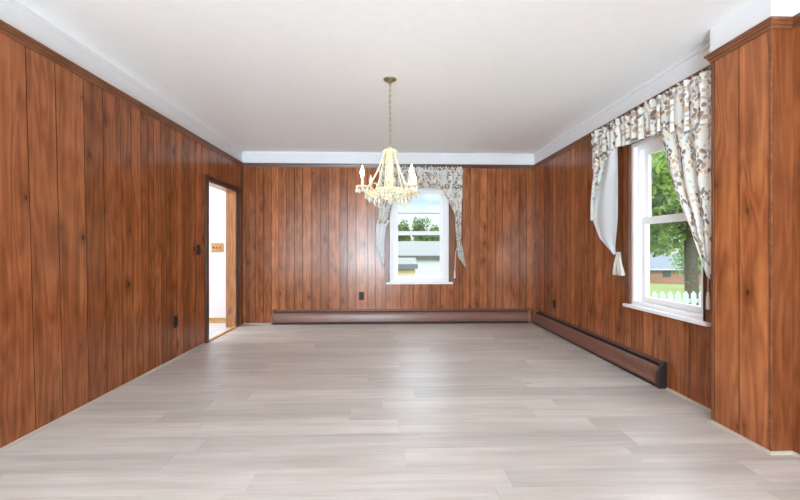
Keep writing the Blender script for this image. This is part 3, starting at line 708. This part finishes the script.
# ------------------------------------------------------------------ chandelier
CX, CY = 0.022, 3.15
ch = thing('chandelier', 'cream chandelier with four candle arms and crystal drops hanging from the ceiling', 'chandelier', (CX, CY, HC))
mb = MB(); mb.lathe([(0.001, HC), (0.054, HC), (0.054, HC-0.004), (0.045, HC-0.010), (0.026, HC-0.018), (0.014, HC-0.024), (0.012, HC-0.032), (0.001, HC-0.034)], (CX, CY, 0), 28)
part(mb, 'canopy', M['brass'], ch, smooth=True)
mb = MB(); zc = HC-0.030; k = 0
while zc > 1.935:
    pts = []
    for q in range(13):
        t = 2*PI*q/12; a = 0.0075*math.cos(t); b = 0.015*math.sin(t)
        pts.append((CX+(a if k % 2 == 0 else 0), CY+(0 if k % 2 == 0 else a), zc-0.0135+b))
    mb.tube(pts, 0.0022, 6, caps=False); zc -= 0.0235; k += 1
mb.tube([(CX+0.004, CY+0.003, HC-0.03), (CX-0.004, CY, 2.3), (CX+0.004, CY-0.003, 2.1), (CX, CY, 1.93)], 0.0018, 6)
part(mb, 'chain', M['brass'], ch, smooth=True)
# top crown dish with petals
mb = MB(); mb.lathe([(0.001, 1.932), (0.010, 1.928), (0.016, 1.918), (0.036, 1.912), (0.053, 1.902), (0.055, 1.894), (0.046, 1.890), (0.030, 1.884), (0.022, 1.868), (0.001, 1.866)], (CX, CY, 0), 24)
for k in range(10):
    t = 2*PI*k/10; c, s = math.cos(t), math.sin(t)
    mb.ball((CX+0.052*c, CY+0.052*s, 1.888), 0.012, 8, 5, (1, 1, 1.3))
part(mb, 'top_crown', M['cream'], ch, smooth=True)
mb = MB(); mb.lathe([(0.018, 1.880), (0.020, 1.868), (0.034, 1.856), (0.036, 1.842), (0.022, 1.832), (0.020, 1.815), (0.030, 1.800), (0.034, 1.775), (0.030, 1.745), (0.020, 1.725), (0.018, 1.700), (0.032, 1.685), (0.044, 1.665), (0.046, 1.640), (0.032, 1.615), (0.022, 1.600), (0.026, 1.590), (0.060, 1.585), (0.082, 1.572), (0.078, 1.560), (0.056, 1.540), (0.036, 1.520), (0.022, 1.505), (0.020, 1.490), (0.001, 1.488)], (CX, CY, 0), 24)
part(mb, 'stem', M['cream'], ch, smooth=True)
mb = MB(); mb.lathe([(0.001, 1.500), (0.016, 1.494), (0.022, 1.480), (0.016, 1.464), (0.006, 1.456), (0.001, 1.444)], (CX, CY, 0), 10)
part(mb, 'finial', M['crystal'], ch)
def drop(p, size, root, nm='crystal_drop', long=1.0):
    x, y, z = p; mb = MB(); s = size
    mb.ball((x, y, z-0.004), s*0.42, 6, 4)
    mb.lathe([(0.0006, z-0.007), (s*0.42, z-0.007-s*0.7*long), (s*0.62, z-0.007-s*1.5*long), (s*0.34, z-0.007-s*2.1*long), (0.0006, z-0.007-s*2.5*long)], (x, y, 0), 6)
    return part(mb, nm, M['crystal'], root)
def beads(pts, r, root, gap=1.9, nm='bead_chain'):
    pts = [Vector(p) for p in pts]; mb = MB()
    seg = [(b-a).length for a, b in zip(pts[:-1], pts[1:])]; tot = sum(seg); n = max(2, int(tot/(r*gap)))
    for i in range(n+1):
        t = tot*i/n; j = 0
        while j < len(seg)-1 and t > seg[j]: t -= seg[j]; j += 1
        p = pts[j].lerp(pts[j+1], min(1, t/max(seg[j], 1e-6)))
        mb.ball(p, r, 6, 4)
    return part(mb, nm, M['bead'], root, smooth=True)
def sag(a, b, d, n=12):
    a, b = Vector(a), Vector(b)
    return [a.lerp(b, i/n)-Vector((0, 0, d*4*(i/n)*(1-i/n))) for i in range(n+1)]
RA = 0.272; LAMPS = []
angs = [math.radians(a) for a in (-53, 38, 128, 217)]
for k, t in enumerate(angs):
    c, s = math.cos(t), math.sin(t)
    P = lambda r, z, dt=0.0: (CX+r*math.cos(t+dt), CY+r*math.sin(t+dt), z)
    pts = []
    for q in range(23):
        u = q/22; r = 0.02+ (RA-0.02)*u
        z = 1.562 - 0.062*math.sin(u*PI*0.98) + 0.045*math.sin(min(1, u*2.6)*PI) + 0.010*u
        pts.append(P(r, z))
    mb = MB(); mb.tube(pts, [0.0115-0.003*q/22 for q in range(23)], 10); part(mb, 'arm', M['cream'], ch, smooth=True)
    zt = pts[-1][2]
    x, y, _ = P(RA, 0)
    mb = MB(); mb.lathe([(0.001, zt-0.006), (0.014, zt-0.004), (0.030, zt+0.004), (0.046, zt+0.008), (0.050, zt+0.014), (0.044, zt+0.014), (0.026, zt+0.010), (0.012, zt+0.012), (0.001, zt+0.012)], (x, y, 0), 20)
    bo = part(mb, 'bobeche', M['cream'], ch, smooth=True)
    mb = MB(); mb.lathe([(0.001, zt+0.010), (0.016, zt+0.012), (0.015, zt+0.020), (0.010, zt+0.024), (0.0095, zt+0.078), (0.001, zt+0.079)], (x, y, 0), 14); part(mb, 'candle_sleeve', M['bead'], ch, smooth=True)
    zb = zt+0.078
    if k != 2: LAMPS.append((x, y, zb+0.045))
    mb = MB(); mb.lathe([(0.008, zb), (0.011, zb+0.012), (0.016, zb+0.030), (0.0165, zb+0.042), (0.012, zb+0.062), (0.006, zb+0.080), (0.0008, zb+0.097)], (x, y, 0), 16)
    o = part(mb, 'bulb', M['bulboff'] if k == 2 else M['bulb'], ch, smooth=True); o['label'] = 'unlit flame bulb' if k == 2 else 'glowing flame bulb'
    for q in range(7):
        a = 2*PI*q/7+0.3
        drop((x+0.046*math.cos(a), y+0.046*math.sin(a), zt+0.008), 0.0165, ch)
    # long bead sweeps from the crown down to the arm and the bowl
    for dt, zz, rr in ((0.0, zt+0.012, RA*0.84),):
        beads(sag(P(0.050, 1.888), P(rr, zz-0.01, dt), 0.035), 0.0080, ch)
    for dt in (-0.32, 0.34):
        beads(sag(P(0.046, 1.886, dt), P(0.105, 1.585, dt*1.5), 0.015), 0.0058, ch)
    # swags between neighbouring arms
    t2 = angs[(k+1) % 4]
    a = P(RA*0.86, zt-0.01); b = (CX+RA*0.86*math.cos(t2), CY+RA*0.86*math.sin(t2), zt-0.01)
    sw = sag(a, b, 0.045); beads(sw, 0.0052, ch)
    for q in (3, 6, 9): drop(sw[q]-Vector((0, 0, 0.004)), 0.0125, ch)
    # drops under each arm
    for q in (8, 12, 16): drop((pts[q][0], pts[q][1], pts[q][2]-0.008), 0.017, ch, long=1.15)
    # little scroll and spike between arms
    tm = t+PI/4; cm, sm = math.cos(tm), math.sin(tm)
    Q = lambda r, z: (CX+r*cm, CY+r*sm, z)
    mb = MB(); mb.tube([Q(0.05, 1.58), Q(0.09, 1.555), Q(0.13, 1.565), Q(0.155, 1.60), Q(0.145, 1.632), Q(0.12, 1.636), Q(0.108, 1.615)], [0.008, 0.008, 0.0075, 0.007, 0.006, 0.006, 0.007], 8); part(mb, 'scroll', M['cream'], ch, smooth=True)
    mb = MB(); mb.lathe([(0.001, 1.604), (0.010, 1.612), (0.013, 1.630), (0.008, 1.650), (0.005, 1.668), (0.0006, 1.70)], Q(0.158, 0)[:2]+(0,), 8); part(mb, 'spike', M['crystal'], ch)
    drop(Q(0.155, 1.592), 0.014, ch, long=1.2); drop(Q(0.11, 1.555), 0.013, ch)
mb = MB(); ring = []
for q in range(40):
    a = 2*PI*q/40; mb.ball((CX+0.105*math.cos(a), CY+0.105*math.sin(a), 1.582), 0.0075, 6, 4)
part(mb, 'bead_ring', M['bead'], ch, smooth=True)
mb = MB()
for q in range(56):
    a = 2*PI*q/56; mb.ball((CX+0.165*math.cos(a), CY+0.165*math.sin(a), 1.548+0.012*math.cos(a*8)), 0.0068, 6, 4)
part(mb, 'bead_ring', M['bead'], ch, smooth=True)
for q in range(16):
    a = 2*PI*q/16; drop((CX+0.165*math.cos(a), CY+0.165*math.sin(a), 1.545-0.012), 0.016, ch, long=1.2)
for q in range(16):
    a = 2*PI*(q+0.5)/16; beads(sag((CX+0.085*math.cos(a), CY+0.085*math.sin(a), 1.585), (CX+0.165*math.cos(a), CY+0.165*math.sin(a), 1.548), 0.018), 0.0055, ch)
for rr, zz, n in ((0.105, 1.575, 12), (0.060, 1.545, 8)):
    for q in range(n):
        a = 2*PI*q/n+0.2; drop((CX+rr*math.cos(a), CY+rr*math.sin(a), zz), 0.017, ch, long=1.15)
for q in range(8):
    a = 2*PI*q/8
    beads(sag((CX+0.105*math.cos(a), CY+0.105*math.sin(a), 1.578), (CX+0.015*math.cos(a), CY+0.015*math.sin(a), 1.49), 0.012), 0.0055, ch)

# ------------------------------------------------------------------ outdoors
def gz(x, y):
    d = math.hypot(x, y)
    t = max(0, min(1, (6.5-x)/3.0)) * max(0, min(1, (y-8)/4))
    return -0.72 - 0.065*max(0, d-12) - 0.9*t
mb = MB(); rows = []
for j in range(71):
    rows.append([( -30+2.0*i, -6+2.0*j, gz(-30+2.0*i, -6+2.0*j) if not (-4.9 < -30+2.0*i < 2.6 and -4 < -6+2.0*j < 5.9) else -0.72) for i in range(81)])
mb.grid(rows)
tag(mb.build('lawn', M['grass'], smooth=True), 'sunlit lawn outside the windows', 'lawn', kind='structure')
def leaf_crown(seed, c, rad, n, size, gaps=0.0):
    rnd = random.Random(seed); mb = MB()
    blobs = []
    for _ in range(16):
        while True:
            p = Vector((rnd.uniform(-1, 1), rnd.uniform(-1, 1), rnd.uniform(-1, 1)))
            if p.length < 1: break
        p *= 0.72; blobs.append((p, rnd.uniform(0.28, 0.48)))
    for _ in range(n):
        b, br = rnd.choice(blobs)
        d = Vector((rnd.gauss(0, 1), rnd.gauss(0, 1), rnd.gauss(0, 1))).normalized()*br*rnd.uniform(0.55, 1.0)
        p = b+d; q = Vector((c[0]+p.x*rad[0], c[1]+p.y*rad[1], c[2]+p.z*rad[2]))
        n1 = Vector((rnd.gauss(0, 1), rnd.gauss(0, 1), rnd.gauss(0, 1))).normalized(); n2 = n1.cross(Vector((rnd.gauss(0, 1), rnd.gauss(0, 1), rnd.gauss(0, 1)))).normalized()
        s = size*rnd.uniform(0.6, 1.3)
        mb.quad([q-n1*s, q-n2*s*0.5, q+n1*s, q+n2*s*0.5])
    return mb
def tree(name, label, x, y, h, crown_c, rad, n, size, mat, tr_r, seed, group=None):
    z0 = gz(x, y)-0.1; t = thing(name, label, 'tree', (x, y, z0), group)
    mb = MB(); top = crown_c[2]+rad[2]*0.2
    mb.tube([(x, y, z0), (x+0.02, y, z0+0.25), (x, y+0.05, (z0+top)/2), (crown_c[0], crown_c[1], top)], [tr_r*1.5, tr_r*1.08, tr_r*0.9, tr_r*0.35], 12)
    for k in range(5):
        a = 2*PI*k/5+seed; q = (crown_c[0]+rad[0]*0.55*math.cos(a), crown_c[1]+rad[1]*0.55*math.sin(a), crown_c[2]+rad[2]*0.25)
        mb.tube([(x, y, crown_c[2]-rad[2]*0.75), ((x+q[0])/2, (y+q[1])/2, crown_c[2]-rad[2]*0.3), q], [tr_r*0.45, tr_r*0.3, tr_r*0.12], 8)
    part(mb, 'trunk', M['bark'], t, smooth=True)
    part(leaf_crown(seed, crown_c, rad, n, size), 'crown', M[mat], t, recalc=False)
    return t
tree('oak_tree', 'large leafy oak with dark trunk on the lawn outside the right window', 10.32, 12.67, 6, (9.9, 12.9, 3.4), (3.0, 2.6, 2.7), 5200, 0.13, 'leafA', 0.20, 1)
tree('tree', 'pale green tree behind the oak, right of its trunk, through the right window', 31.5, 37, 7, (31, 37, 2.4), (4.6, 4, 4.4), 3600, 0.26, 'leafC', 0.25, 2)
tree('tree', 'pale green tree left of the oak seen through the right window', 23.9, 29, 8, (22.0, 29, 4.9), (4.2, 3.5, 4.2), 3600, 0.24, 'leafC', 0.25, 3)
tree('tree', 'dark green tree above the house roof outside the right window', 40, 58, 8, (40, 58, 3.4), (6.5, 4, 4.5), 3600, 0.34, 'leafB', 0.3, 4)
tree('tree', 'broad green tree rising highest behind the garage outside back window', 4.0, 44, 8, (4.0, 44, 1.9), (2.2, 1.7, 3.3), 6000, 0.15, 'leafB', 0.25, 5)
tree('tree', 'green tree at left behind the garage outside back window', 1.3, 39, 8, (1.3, 39, 1.4), (1.5, 1.3, 3.0), 4600, 0.15, 'leafB', 0.25, 6)
tree('tree', 'lower green tree at right behind the garage outside back window', 6.7, 51, 7, (6.7, 51, 1.2), (2.2, 1.6, 3.0), 4600, 0.15, 'leafC', 0.25, 9)
# white picket fence outside the right window
pf = thing('picket_fence', 'white picket fence outside the right window in front of the oak', 'fence', (6.0, 7.85, gz(6, 7.85)))
zg = gz(6, 7.85)
for k in range(34):
    x = 3.4+0.166*k; mb = MB()
    mb.quad([(x, 7.84, zg+0.02), (x+0.105, 7.84, zg+0.02), (x+0.105, 7.84, zg+0.84), (x+0.0525, 7.84, zg+0.91), (x, 7.84, zg+0.84)])
    mb.quad([(x, 7.86, zg+0.02), (x+0.105, 7.86, zg+0.02), (x+0.105, 7.86, zg+0.84), (x+0.0525, 7.86, zg+0.91), (x, 7.86, zg+0.84)][::-1])
    f = [(x, zg+0.02), (x+0.105, zg+0.02), (x+0.105, zg+0.84), (x+0.0525, zg+0.91), (x, zg+0.84)]
    for i in range(5):
        a, b = f[i], f[(i+1) % 5]; mb.quad([(a[0], 7.84, a[1]), (a[0], 7.86, a[1]), (b[0], 7.86, b[1]), (b[0], 7.84, b[1])])
    part(mb, 'picket', M['fence'], pf)
for z in (0.22, 0.70):
    mb = MB(); mb.box(3.3, 9.1, 7.86, 7.90, zg+z-0.04, zg+z+0.04); part(mb, 'rail', M['fence'], pf)
# low house far beyond the lawn (right window)
def house(name, label, x0, x1, y0, y1, ze, zr, wall, roof, ov=0.4, cat='house', wins=(), eave='siding', ridge='X'):
    zb = min(gz(x0, y0), gz(x1, y0), gz(x0, y1), gz(x1, y1))-0.2
    h = thing(name, label, cat, ((x0+x1)/2, (y0+y1)/2, zb))
    mb = MB(); mb.box(x0, x1, y0, y1, zb, ze)
    ym = (y0+y1)/2; yr = ym if ridge == 'X' else y1
    for x in (x0, x1): mb.quad([(x, y0, ze), (x, y1, ze), (x, ym, zr-0.02)])
    part(mb, 'walls', M[wall], h)
    mb = MB(); t = 0.12
    for a, b in (((y0-ov), ym), ((y1+ov), ym)):
        sl = (zr-ze)/(ym-y0); zl = ze - ov*sl
        v = [(x0-ov, a, zl), (x1+ov, a, zl), (x1+ov, b, zr), (x0-ov, b, zr)]
        mb.quad([(x, y, z+t) for x, y, z in v]); mb.quad(v[::-1])
        for i in range(4):
            p, q = v[i], v[(i+1) % 4]; mb.quad([p, q, (q[0], q[1], q[2]+t), (p[0], p[1], p[2]+t)])
    part(mb, 'roof', M[roof], h)
    zl = ze-ov*(zr-ze)/(ym-y0)
    mb = MB(); mb.box(x0-ov, x1+ov, y0-ov-0.1, y0-ov, zl-0.10, zl+0.14); part(mb, 'gutter', M[eave], h)
    for (a, b, c, d) in wins:
        mb = MB(); mb.box(a, b, y0-0.04, y0+0.01, c, d); part(mb, 'window', M['darkglass'], h)
    return h
house('brick_house', 'low brown brick house with grey roof far beyond the lawn at right', 44, 66, 68, 78, -2.6, -0.2, 'brick', 'shingled', 0.5, wins=((50, 51.5, -4.2, -3.0), (55, 56.5, -4.2, -3.0), (60, 61.5, -4.2, -3.0)))
house('garage', 'long low white garage with grey roof outside the back window', -6, 14, 29, 37, 0.42, 1.55, 'siding', 'shingle', 0.15, cat='garage', eave='gutter')
house('shed', 'small beige shed with pale roof outside the back window', -3.2, 1.42, 19.5, 22.5, 0.16, 0.44, 'beige', 'shingle', 0.12, cat='shed', eave='shingled')
wfz = gz(1.6, 13.2)
wf_ = thing('vinyl_fence', 'white panel fence with slotted top outside the back window', 'fence', (2.2, 13.2, wfz))
mb = MB(); mb.box(0.96, 4.6, 13.2, 13.24, wfz+0.02, 0.15); part(mb, 'panel', M['fence'], wf_)
mb = MB(); mb.box(0.96, 4.6, 13.19, 13.25, 0.30, 0.36); part(mb, 'top_rail', M['fence'], wf_)
for k in range(26):
    mb = MB(); x = 0.98+0.14*k; mb.box(x, x+0.045, 13.20, 13.24, 0.15, 0.30); part(mb, 'slat', M['fence'], wf_)

# ------------------------------------------------------------------ world, sun, lamps
RE, UE = 265, 740
w = bpy.data.worlds.new('sky'); S.world = w; w.use_nodes = True
nt = w.node_tree; bg = nt.nodes['Background']; L = nt.links
tc = N(nt, 'ShaderNodeTexCoord'); sx = N(nt, 'ShaderNodeSeparateXYZ'); L.new(tc.outputs['Generated'], sx.inputs[0])
sky = ramp(nt, sx.outputs[2], [(0.0, srgb(224, 228, 230)), (0.085, srgb(214, 224, 230)), (0.12, srgb(178, 204, 226)), (0.22, srgb(176, 202, 226)), (0.45, srgb(208, 216, 224))])
mp = N(nt, 'ShaderNodeMapping'); L.new(tc.outputs['Generated'], mp.inputs[0]); mp.inputs['Scale'].default_value = (1, 1, 2.6)
cl = N(nt, 'ShaderNodeTexNoise', i_Scale=3.2, i_Detail=6.0, i_Roughness=0.6); L.new(mp.outputs[0], cl.inputs[0])
cm = ramp(nt, cl.outputs[0], [(0.52, 0.0), (0.72, 0.8)])
L.new(mixc(nt, cm, sky, (0.95, 0.96, 0.98)), bg.inputs[0])
# overhead sky, out of view, brightened to light the room; dimmer towards the horizon
st = ramp(nt, sx.outputs[2], [(0.0, 0.19), (0.18, 0.20), (0.42, 1.0)])
L.new(math_(nt, 'MULTIPLY', st, 6.5), bg.inputs[1])
def light(name, typ, loc, rot, energy, col=(1, 1, 1), **k):
    d = bpy.data.lights.new(name, typ); d.energy = energy; d.color = col
    for a, v in k.items(): setattr(d, a, v)
    o = bpy.data.objects.new(name, d); C.objects.link(o); o.location = loc; o.rotation_euler = rot; return o
light('sun', 'SUN', (-10, -20, 30), (math.radians(48), 0, math.radians(-38)), 1.2, (1.0, 0.96, 0.88), angle=0.02)
# added fill lamp shining in through the invented rear opening
light('rear_fill', 'AREA', (-0.7, YR-0.25, 1.35), (math.radians(90), 0, 0), RE, (0.69, 0.885, 1.0), shape='RECTANGLE', size=2.1, size_y=1.8)
# unseen fill lamp added behind the camera, bounced off the ceiling
light('bounce_fill', 'AREA', (-0.62, -3.75, 0.45), (math.radians(172), 0, 0), UE, (0.69, 0.885, 1.0), shape='RECTANGLE', size=2.0, size_y=2.6)
for q in LAMPS: light('bulb_light', 'POINT', q, (0, 0, 0), 1.3, (1.0, 0.80, 0.50), shadow_soft_size=0.02)
# added fill lamp under the ceiling that brightens the room beyond the doorway
light('hall_fill', 'AREA', (-3.4, 4.6, HC-0.06), (0, 0, 0), 46, (0.92, 0.97, 1.0), shape='DISK', size=0.6)

# ------------------------------------------------------------------ camera
cam = bpy.data.cameras.new('camera'); co = bpy.data.objects.new('camera', cam); C.objects.link(co)
co.location = (0, 0, 1.10); co.rotation_euler = (math.radians(90), 0, -0.033)
cam.sensor_width = 36; cam.lens = 383/800*36; cam.shift_y = (247.83-250)/800
cam.clip_start = 0.05; cam.clip_end = 400
S.camera = co
v = S.view_settings
v.view_transform = 'Standard'; v.look = 'None'; v.gamma = 1; v.use_curve_mapping = False; v.exposure = 0.2
S.cycles.use_denoising = True
S.cycles.max_bounces = 10; S.cycles.diffuse_bounces = 6; S.cycles.transparent_max_bounces = 12
